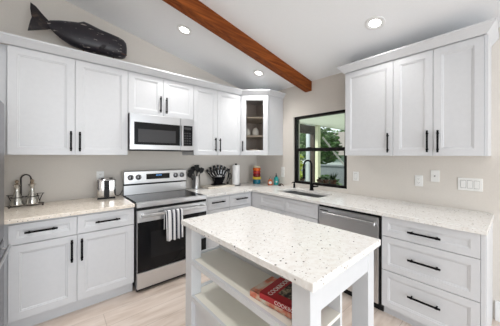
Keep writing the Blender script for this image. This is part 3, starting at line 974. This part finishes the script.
# ------------------------------------------------------------------ electrical plates
def plate(name, label, cat, loc, rz, w, h, kind):
    t = thing(name, label, cat, loc, rz)
    bm = bm_new(); box(bm, -w / 2, w / 2, -0.006, 0, -h / 2, h / 2, bev=0.002)
    obj('cover_plate', bm, 'white_plastic', t)
    if kind == 'duplex':
        for s in (-1, 1):
            bm = bm_new(); box(bm, -.016, .016, -0.008, -0.0055, s * .02 - .014, s * .02 + .014, bev=.001)
            k = obj('socket', bm, 'white_plastic', t)
            bm = bm_new()
            for x in (-.006, .006): box(bm, x - .0012, x + .0012, -0.0086, -0.0078, s * .02 - .003, s * .02 + .006)
            box(bm, -.002, .002, -0.0086, -0.0078, s * .02 - .009, s * .02 - .005)
            obj('slots', bm, 'slot', k)
    elif kind == 'coax':
        P('jack', 'darksteel', t, lathe, [(0.006, -0.018), (0.006, -0.005)], (0, 0, 0), 10, 'Y')
    else:
        n_ = int(kind)
        for i in range(n_):
            x = (i - (n_ - 1) / 2) * .046
            bm = bm_new(); box(bm, x - .0185, x + .0185, -0.0068, -0.0055, -.036, .036)
            k = obj('switch_recess', bm, 'slot', t)
            bm = bm_new(); box(bm, x - .0165, x + .0165, -0.010, -0.0062, -.033, .033, bev=.001)
            obj('rocker', bm, 'white_plastic', t)
    return t


plate('wall_outlet', 'white wall outlet behind the toaster', 'outlet', (-2.368, WY, 1.142), 0, .072, .115, 'duplex')
plate('light_switch', 'white light switch between the corner cabinet and the window', 'switch', (0, -0.632, 1.115), RQ, .075, .165, '1')
plate('light_switch', 'white light switch just right of the window', 'switch', (0, -1.886, 1.132), RQ, .074, .115, '1')
plate('wall_outlet', 'white duplex wall outlet right of the window, left of the cable jack', 'outlet', (0, -2.563, 1.132), RQ, .072, .114, 'duplex')
plate('cable_jack', 'white cover plate with a small dark cable jack in its centre', 'cable jack', (0, -2.700, 1.190), RQ, .072, .114, 'coax')
plate('light_switch', 'wide white plate with three rocker switches at the right end of the wall', 'switch', (0, -2.960, 1.132), RQ, .170, .114, '3')

# ------------------------------------------------------------------ things on the left counter
t = thing('toaster', 'stainless steel toaster with a black slot panel beside the range', 'toaster', (-2.322, -0.07, CZ), R(-8))
bm = bm_new(); box(bm, -.088, .088, -.09, .09, .012, .222, bev=0.022, seg=4)
obj('body', bm, 'chrome', t, True)
bm = bm_new(); box(bm, -.082, .082, -.085, .085, 0, .014)
obj('base', bm, 'blackplastic', t)
bm = bm_new(); box(bm, -.024, .026, -.094, -.088, .022, .205)
fp = obj('front_panel', bm, 'blackplastic', t)
bm = bm_new(); box(bm, -.018, .020, -.112, -.093, .13, .142, bev=.002)
obj('lever', bm, 'blackplastic', fp)
bm = bm_new(); box(bm, -.055, -.025, -.075, .075,   .2205, .2235); box(bm, .025, .055, -.075, .075,   .2205, .2235)
obj('bread_slots', bm, 'blackplastic', t)
bm = bm_new(); tube(bm, [(.084, .04, .02), (.11, .05, .006), (.135, .06, .02), (.150, .075, .05), (.157, .09, .06)], .0035, 6)
obj('power_cord', bm, 'blackplastic', t, True)

# cruet caddy and the two cruets
CY = -0.06
t = thing('cruet_caddy', 'dark wire caddy with arched handle and scrolled ends at the left of the counter', 'caddy', (-2.961, CY, CZ))
bm = bm_new()
rr = .004
tube(bm, [(-.108, -.05, .012), (.118, -.05, .012), (.118, .05, .012), (-.108, .05, .012)], rr, 6, closed=True)
for x in (-.10, .12):
    for y in (-.05, .05): lathe(bm, [(.006, 0), (.007, .012)], (x, y, 0), 8)
obj('base_frame', bm, 'bronze', t, True)
bm = bm_new()
arch = [(-.033, 0.046, .012)] + [(-.033, 0.046, z) for z in (.1, .2)] + [(.034 * -math.cos(a_), 0.046, .255 + .042 * math.sin(a_)) for a_ in [math.pi * k / 10 for k in range(11)]] + [(.033, 0.046, .2), (.033, 0.046, .1), (.033, 0.046, .012)]
tube(bm, arch, .006, 8)
obj('handle', bm, 'bronze', t, True)
for cx_ in (-.056, .044):
    bm = bm_new(); tube(bm, [(cx_ + .047 * math.cos(a_), .0 + .047 * math.sin(a_), .09) for a_ in [2 * math.pi * k / 20 for k in range(20)]], .0035, 6, closed=True)
    obj('holder_ring', bm, 'bronze', t, True)
for s in (-1, 1):
    bm = bm_new()
    bx_ = .096 if s > 0 else -.090
    tube(bm, [(bx_, 0, .012), (bx_ + s * .002, 0, .05), (bx_ + s * .015, 0, .09), (bx_ + s * .022, 0, .108), (bx_ + s * .032, 0, .112)], .0035, 6)
    tube(bm, [(bx_, 0, .04), (bx_ - s * .012, 0, .085), (bx_ - s * .016, 0, .108), (bx_ - s * .022, 0, .112)], .0035, 6)
    tube(bm, [(bx_ - s * .022, 0, .112), (bx_ + s * .032, 0, .112)], .003, 6)
    obj('scroll_end', bm, 'bronze', t, True)
for x, lab in ((-3.017, 'silvery glass cruet bottle nearest the refrigerator, in the wire caddy'), (-2.917, 'silvery glass cruet bottle on the right side of the wire caddy')):
    t = thing('cruet_bottle', lab, 'bottle', (x, CY, CZ + .014), 0, 'cruets in the wire caddy')
    bm = bm_new(); lathe(bm, [(.036, 0), (.043, .006), (.042, .03), (.034, .075), (.024, .105), (.018, .13), (.016, .165), (.024, .185), (.030, .193), (.022, .195)], seg=24)
    obj('bottle_body', bm, 'cruetglass', t, True)
    bm = bm_new(); lathe(bm, [(.015, .190), (.016, .200), (.006, .206), (.012, .216), (.015, .226), (.010, .236), (.002, .240)], seg=16)
    obj('stopper', bm, 'cork', t, True)

# ------------------------------------------------------------------ things right of the range
t = thing('utensil_crock', 'brushed steel utensil crock on the counter right of the range', 'crock', (-1.235, -0.045, CZ))
bm = bm_new(); lathe(bm, [(.056, 0), (.060, .003), (.060, .178), (.062, .182), (.057, .182), (.055, .02), (.001, .02)], seg=28)
obj('canister', bm, 'steel', t, True)
ut = [(-.075, .0, .27, 'spat'), (-.03, .03, .31, 'spoon'), (.0, -.02, .33, 'spat'), (.04, .02, .30, 'spoon'), (.085, .0, .29, 'ring'), (-.10, -.02, .235, 'spoon')]
labs = ['black spatula leaning left in the steel crock', 'black spoon at the back left of the steel crock', 'black spatula standing tallest in the steel crock', 'black spoon leaning slightly right in the steel crock', 'black slotted turner leaning far right in the steel crock', 'black ladle leaning lowest to the left in the steel crock']
for (dx, dy, h, kind), lab in zip(ut, labs):
    t = thing('kitchen_utensil', lab, 'utensil', (-1.235, -0.045, CZ + .022), 0, 'black utensils in the crock')
    base = Vector((dx * -.25, dy * .3, 0)); top = Vector((dx * .8, dy, h - .09)); d_ = (top - base).normalized()
    bm = bm_new(); tube(bm, [base, top], .006, 8)
    obj('shaft', bm, 'blackplastic', t, True)
    tip = top + d_ * .085
    bm = bm_new()
    side = Vector((1, 0, 0)) - d_ * d_.x; side.normalize(); nrm = d_.cross(side)
    outl = {'spat': [(0, .008), (.02, .03), (.085, .036)], 'spoon': [(0, .008), (.02, .026), (.045, .034), (.07, .028), (.085, .010)], 'ring': [(0, .008), (.02, .030), (.05, .038), (.085, .028)]}[kind]
    L_ = [top + d_ * s - side * w_ for s, w_ in outl] + [top + d_ * s + side * w_ for s, w_ in outl[::-1]]
    a = [bm.verts.new(p - nrm * .004) for p in L_]; c = [bm.verts.new(p + nrm * .004) for p in L_]
    bm.faces.new(a); bm.faces.new(c[::-1])
    for i in range(len(L_)): bm.faces.new((a[i], a[(i + 1) % len(L_)], c[(i + 1) % len(L_)], c[i]))
    obj('head', bm, 'blackplastic', t)

t = tag(obj('cutting_board', (lambda bm: box(bm, -1.12, -0.66, -0.215, 0.035, CZ, CZ + .024, bev=.004))(bm_new()), 'board'), 'pale rectangular cutting board lying under the knife block', 'cutting board')
# knife block with fanned knives
KX, KY, KZ = -0.875, -0.07, CZ + .025
t = thing('knife_block', 'dark fan-shaped knife block standing on the pale board', 'knife block', (KX, KY, KZ))
bm = bm_new()
pr = [(-.105, 0), (.105, 0), (.105, .014), (.050, .026), (.100, .125), (-.100, .125), (-.050, .026), (-.105, .014)]
a = [bm.verts.new((x, -.045, z)) for x, z in pr]; c = [bm.verts.new((x, .045, z)) for x, z in pr]
bm.faces.new(a); bm.faces.new(c[::-1])
for i in range(len(pr)): bm.faces.new((a[i], a[(i + 1) % 8], c[(i + 1) % 8], c[i]))
obj('block_body', bm, 'glassblack', t, bevel=.003)
ki = 0
for row, (yy, n_, spread, ln) in enumerate(((.022, 7, 40, .165), (-.022, 6, 34, .125))):
    for i in range(n_):
        a_ = R(-spread + 2 * spread * i / (n_ - 1))
        d_ = Vector((math.sin(a_), 0, math.cos(a_)))
        o0 = Vector((math.sin(a_) * .135, yy, math.cos(a_) * .135 + .01))
        kn = thing('knife', ('steel-handled knife in the back row of the fan-shaped knife block' if row == 0 else 'steel-handled knife in the front row of the fan-shaped knife block'), 'knife', (KX, KY, KZ), 0, 'knives in the back row' if row == 0 else 'knives in the front row')
        bm = bm_new(); tube(bm, [o0 + d_ * -.05, o0 + d_ * .012], .004, 6)
        obj('blade', bm, 'steel', kn)
        bm = bm_new(); tube(bm, [o0 + d_ * .010, o0 + d_ * .03, o0 + d_ * (ln - .02), o0 + d_ * ln], [.014, .020, .019, .020], 8)
        obj('handle', bm, 'blackplastic', kn, True)
        bm = bm_new(); s_ = Vector((d_.z, 0, -d_.x)) * 0
        tube(bm, [o0 + d_ * .028 + Vector((0, -.0165, 0)), o0 + d_ * (ln - .03) + Vector((0, -.0165, 0))], .005, 6)
        obj('handle_strip', bm, 'steel', kn, True)
t = thing('kitchen_scissors', 'black-handled kitchen scissors at the right side of the knife block', 'scissors', (KX + .185, KY, KZ))
bm = bm_new()
tube(bm, [(-.005, 0, 0.001), (-.03, 0, .05), (-.012, 0, .10), (.005, 0, .19), (.022, 0, .245)], .008, 8)
tube(bm, [(.03 + .022 * math.cos(k * math.pi / 6), 0, .125 + .045 * math.sin(k * math.pi / 6)) for k in range(12)], .007, 8, closed=True)
tube(bm, [(.022, 0, .084), (.005, 0, .04), (-.005, 0, .002)], .007, 8)
obj('handles', bm, 'blackplastic', t, True)
bm = bm_new(); box(bm, -.03, .0, -.012, .012, 0, .03)
obj('holder', bm, 'glassblack', t)

# paper towel holder and roll
t = thing('paper_towel_holder', 'dark metal paper towel holder with round base and knob', 'holder', (-0.60, -0.15, CZ))
bm = bm_new(); lathe(bm, [(.082, 0), (.084, .006), (.078, .012), (.02, .014), (.008, .016)], seg=28)
obj('base', bm, 'darksteel', t, True)
bm = bm_new(); lathe(bm, [(.008, .012), (.008, .325), (.014, .330), (.018, .342), (.013, .354), (.002, .358)], seg=16)
obj('post', bm, 'bronze', t, True)
bm = bm_new(); tube(bm, [(.074, -.01, .01), (.074, -.01, .03)], .008, 8)
obj('tension_arm', bm, 'darksteel', t, True)
bm = bm_new(); lathe(bm, [(.02, .0), (.060, .0), (.061, .004), (.061, .311), (.059, .315), (.02, .315)], seg=32, cap=False)
lathe(bm, [(.02, 0), (.02, .315)], seg=32, cap=False)
o = obj('paper_towel_roll', bm, 'paper', None, True); o.location = (-0.60, -0.15, CZ + .016)
tag(o, 'white paper towel roll standing on its dark holder', 'paper towel')

# coloured stack of cups in the corner
z = CZ + .0005
CUPX, CUPY = -0.205, -0.205
for nm, h, r_, lab in (('teal', .075, .066, 'teal blue cup at the bottom of the stack in the counter corner'), ('yellow', .046, .072, 'yellow cup above the teal one in the corner stack'),
                       ('dark red', .052, .067, 'dark red cup in the middle of the corner stack, on the yellow cup'), ('red', .052, .067, 'bright red cup in the corner stack, above the dark red one'),
                       ('orange', .050, .067, 'orange cup second from the top of the corner stack'), ('cream', .034, .060, 'pale cream bowl topping the stack in the corner')):
    t = thing('bowl' if nm == 'cream' else 'cup', lab, 'bowl' if nm == 'cream' else 'cup', (CUPX, CUPY, z), R(200 + 17 * h * 100), 'stacked coloured cups')
    bm = bm_new(); lathe(bm, [(r_ * .80, 0), (r_ * .92, .004), (r_, h * .3), (r_, h * .9), (r_ * .97, h - .001), (r_ * .9, h - .001), (r_ * .88, h * .3), (r_ * .5, .010), (.001, .010)], seg=28)
    obj('cup_body', bm, 'cup ' + nm, t, True)
    z += h - .0005

# soap bottles
t = thing('soap_bottle', 'small orange soap bottle between the coloured stack and the teal bottle', 'bottle', (-0.155, -0.49, CZ))
bm = bm_new(); lathe(bm, [(.036, 0), (.040, .004), (.041, .045), (.036, .07), (.026, .086), (.012, .098), (.012, .105)], seg=24)
bd = obj('bottle_body', bm, 'orangeliq', t, True)
bm = bm_new(); lathe(bm, [(.013, .103), (.013, .115), (.004, .117), (.004, .145)], seg=12)
tube(bm, [(0, 0, .143), (-.012, -.014, .145), (-.022, -.026, .140)], .005, 8)
obj('pump', bm, 'clear', t, True)
bm = bm_new(); lathe(bm, [(.0005, -.0425), (.022, -.0415), (.026, -.036)], (0, 0, .042), 20, 'Y'); 
lb = obj('sticker', bm, 'bookwhite', t); lb.rotation_euler = (0, 0, R(-40))
t = thing('soap_bottle', 'teal soap bottle with a black pump, nearest the window', 'bottle', (-0.058, -0.535, CZ))
bm = bm_new(); lathe(bm, [(.034, 0), (.038, .004), (.038, .105), (.034, .122), (.018, .134), (.014, .14)], seg=24)
obj('bottle_body', bm, 'tealliq', t, True)
bm = bm_new(); lathe(bm, [(.016, .138), (.016, .156), (.005, .158), (.005, .178), (.012, .179), (.012, .188)], seg=14)
tube(bm, [(0, 0, .183), (-.02, -.02, .184), (-.028, -.028, .178)], .005, 8)
obj('pump', bm, 'blackplastic', t, True)
bm = bm_new(); lathe(bm, [(.0005, -.0395), (.010, -.039), (.014, -.037)], (0, 0, .055), 16, 'Y')
lb = obj('sticker', bm, 'bookwhite', t); lb.rotation_euler = (0, 0, R(-40))
t = thing('scrub_brush', 'small dark scrub brush lying on the counter in front of the teal bottle', 'brush', (-0.10, -0.655, CZ))
bm = bm_new(); lathe(bm, [(.022, 0), (.026, .006), (.024, .018), (.012, .024), (.002, .026)], seg=18)
obj('brush_head', bm, 'blackplastic', t, True)
bm = bm_new(); tube(bm, [(0, 0, .022), (.005, -.03, .034), (.01, -.055, .024), (.012, -.075, .008)], [.008, .009, .008, .006], 8)
obj('handle', bm, 'bark', t, True)

# faucet
t = thing('kitchen_faucet', 'matte black gooseneck kitchen faucet behind the sink', 'faucet', (-0.10, -1.285, CZ))
bm = bm_new(); lathe(bm, [(.032, 0), (.032, .006), (.026, .010), (.024, .085), (.020, .095)], seg=20)
obj('body', bm, 'black', t, True)
Rr = .064
dirv = Vector((-1, .35, 0)).normalized()
np_ = [Vector((0, 0, .09)), Vector((0, 0, .20)), Vector((0, 0, .30))] + [dirv * (Rr - Rr * math.cos(a_)) + Vector((0, 0, .355 + Rr * math.sin(a_))) for a_ in [math.pi * k / 12 for k in range(13)]] + [dirv * 2 * Rr + Vector((0, 0, .30))]
bm = bm_new(); tube(bm, np_, .0125, 12)
obj('neck', bm, 'black', t, True)
bm = bm_new(); tube(bm, [dirv * 2 * Rr + Vector((0, 0, .31)), dirv * 2 * Rr + Vector((0, 0, .29)), dirv * 2 * Rr + Vector((0, 0, .21)), dirv * 2 * Rr + Vector((0, 0, .17))], [.014, .018, .018, .020], 14)
obj('spray_head', bm, 'black', t, True)
bm = bm_new(); tube(bm, [(0, -.015, .055), (0, -.05, .058), (0, -.11, .066)], [.016, .012, .009], 10)
obj('lever', bm, 'black', t, True)
bm = bm_new()
for k in range(0): pass
bm.free()
t = thing('soap_dispenser', 'small black soap dispenser at the left corner of the window sill', 'dispenser', (-0.09, -0.955, CZ))
bm = bm_new(); lathe(bm, [(.020, 0), (.020, .004), (.015, .008), (.015, .055), (.011, .060), (.011, .075), (.014, .078), (.013, .088), (.002, .090)], seg=16)
obj('pump', bm, 'black', t, True)
bm = bm_new(); tube(bm, [(0, 0, .080), (-.04, 0, .082), (-.055, 0, .074)], .006, 8)
obj('spout', bm, 'black', t, True)

# ------------------------------------------------------------------ outside the window
bm = bm_new(); box(bm, 0.16, 24, -12, 20, -0.16, -0.10)
struct('ground', bm, 'grass')
bm = bm_new(); box(bm, 0.16, 5.4, -5.0, 3.0, -0.10, -0.06)
struct('path', bm, 'patio')
bm = bm_new(); box(bm, 6.1, 6.3, -3, 6.5, -0.10, 0.92); box(bm, 6.05, 6.35, -3, 6.5, 0.92, 0.98)
tag(obj('garden_wall', bm, 'paving'), 'low grey garden wall beyond the porch, under the trees', 'wall')
bm = bm_new(); box(bm, 3.95, 4.07, 1.86, 1.98, -0.06, 2.6)
tag(obj('porch_post', bm, 'shedwall'), 'slim grey-white post left of the dark brown one, beyond the yellow-green shrub', 'post')
bm = bm_new(); box(bm, 0.16, 5.2, -4.5, 0.45, 2.20, 2.28)
pc = struct('porch_roof', bm, 'porch')
bm = bm_new(); box(bm, 0.18, 5.2, 0.40, 0.52, 2.20, 2.42)
obj('fascia', bm, 'porch', pc)
bm = bm_new(); box(bm, 0.3, 2.75, 0.56, 0.66, 1.98, 2.20)
tag(obj('porch_beam', bm, 'brownwood'), 'dark brown timber beam outside the window under the porch edge', 'beam')
bm = bm_new(); box(bm, 2.40, 2.52, 0.37, 0.46, -0.06, 2.20)
tag(obj('porch_post', bm, 'porchpost'), 'pale painted porch post standing in the middle of the window view', 'post')
bm = bm_new(); box(bm, 2.44, 2.60, 0.53, 0.66, -0.06, 1.98)
tag(obj('porch_post', bm, 'brownwood'), 'dark brown porch post beside the pale one', 'post')
bm = bm_new(); tube(bm, [(2.56, 0.33, 1.88), (4.0, 0.33, 0.90), (5.38, 0.33, -0.05)], .025, 8)
tag(obj('leaning_pole', bm, 'pole'), 'grey metal pole slanting down behind the window glass', 'pole')
t = thing('garden_shed', 'grey shed with a shingled roof beyond the porch', 'shed', (11.6, 4.0, -0.1))
B('wall', 'shedwall', t, -1, 1, -3.2, 3.4, 0, 1.55)
bm = bm_new()
v = [bm.verts.new(p) for p in [(-1.3, -3.5, 1.5), (-1.3, 3.7, 1.5), (0, 3.7, 3.1), (0, -3.5, 3.1), (1.3, -3.5, 1.5), (1.3, 3.7, 1.5)]]
for f in ((0, 1, 2, 3), (3, 2, 5, 4), (0, 3, 4), (1, 5, 2), (0, 4, 5, 1)): bm.faces.new([v[i] for i in f])
obj('roof', bm, 'shed', t)


def shrub(name, label, cat, x, y, z0, rx, rz_, n, lm, seed, ls=.09, trunk=0.0, group=None):
    rnd = random.Random(seed)
    t = thing(name, label, cat, (x, y, z0), 0, group)
    bm = bm_new()
    cz_ = trunk + rz_
    for i in range(n):
        while True:
            p = Vector((rnd.uniform(-1, 1), rnd.uniform(-1, 1), rnd.uniform(-1, 1)))
            if 0.3 < p.length < 1: break
        wob = 1 + .25 * math.sin(p.x * 6 + seed) * math.cos(p.z * 5)
        c_ = Vector((p.x * rx * wob, p.y * rx * wob, cz_ + p.z * rz_))
        d_ = Vector((rnd.gauss(0, 1), rnd.gauss(0, 1), rnd.gauss(0, 1))).normalized()
        a_, b2 = frame_at(d_)
        s_ = ls * rnd.uniform(.6, 1.3)
        vs = [bm.verts.new(c_ + a_ * s_), bm.verts.new(c_ + b2 * s_ * .45), bm.verts.new(c_ - a_ * s_), bm.verts.new(c_ - b2 * s_ * .45)]
        bm.faces.new(vs)
    obj('foliage', bm, lm, t)
    bm = bm_new(); tube(bm, [(0, 0, 0), (.02, .01, cz_ * .6), (0, 0, cz_ + rz_ * .3)], [.05 * rx + .02, .03 * rx + .015, .012], 7)
    obj('stem', bm, 'bark', t)
    return t


shrub('shrub', 'bright yellow-green shrub seen through the left edge of the window', 'shrub', 3.2, 1.95, -0.1, 0.34, 0.95, 900, 'leaf2', 1, .08)
shrub('shrub', 'low dark shrub at the foot of the brown porch post', 'shrub', 3.7, 0.95, -0.1, 0.35, 0.42, 500, 'leaf3', 2, .08)
shrub('tree', 'broad green tree filling the middle of the window view', 'tree', 8.0, 4.3, -0.1, 1.15, 1.1, 2600, 'leaf', 3, .14, .9, 'trees outside the window')
shrub('tree', 'green tree at the right side of the window view', 'tree', 8.0, 1.2, -0.1, 1.05, 0.85, 2000, 'leaf', 4, .12, .75, 'trees outside the window')
shrub('tree', 'tall green tree far behind the shed roof', 'tree', 17.0, 5.6, -0.1, 2.3, 2.0, 2600, 'leaf', 5, .22, 1.2, 'trees outside the window')
shrub('tree', 'dark tree far off on the left of the window view', 'tree', 13.5, 10.5, -0.1, 2.2, 2.0, 2200, 'leaf', 6, .22, 1.0, 'trees outside the window')
shrub('shrub', 'low green shrub in front of the grey garden wall', 'shrub', 5.2, 2.0, -0.1, 0.55, 0.35, 900, 'leaf', 8, .09)
# pots on the outer ledge
for i, (y, h, r_, pl, lab) in enumerate(((-1.20, .075, .045, .05, 'small terracotta pot on the outer ledge, first from the faucet'), (-1.31, .08, .045, .05, 'small terracotta pot on the outer ledge between two others'),
                                   (-1.43, .085, .05, .12, 'terracotta pot with a dark plant at the right end of the outer ledge'), (-0.86, .06, .04, .04, 'small terracotta pot on the outer ledge at the left window edge'))):
    t = thing('flower_pot', lab, 'flower pot', (0.22, y, WZA - .01))
    bm = bm_new(); lathe(bm, [(r_ * .7, 0), (r_ * .95, h * .75), (r_ * 1.08, h * .76), (r_ * 1.08, h), (r_ * .95, h), (r_ * .9, h * .85), (.001, h * .85)], seg=18)
    obj('pot', bm, 'terracotta', t, True)
    rnd = random.Random(i)
    bm = bm_new()
    for k in range(26):
        a_ = rnd.uniform(0, 6.28); l_ = pl * rnd.uniform(.6, 1.3)
        d_ = Vector((math.cos(a_) * .5, math.sin(a_) * .5, rnd.uniform(.5, 1.0))).normalized()
        u_ = Vector((-math.sin(a_), math.cos(a_), 0)) * .008
        p0 = Vector((0, 0, h * .85))
        bm.faces.new([bm.verts.new(p0 - u_ * .4), bm.verts.new(p0 + d_ * l_ * .6 - u_), bm.verts.new(p0 + d_ * l_), bm.verts.new(p0 + d_ * l_ * .6 + u_)])
    obj('plant', bm, 'leaf3', t)
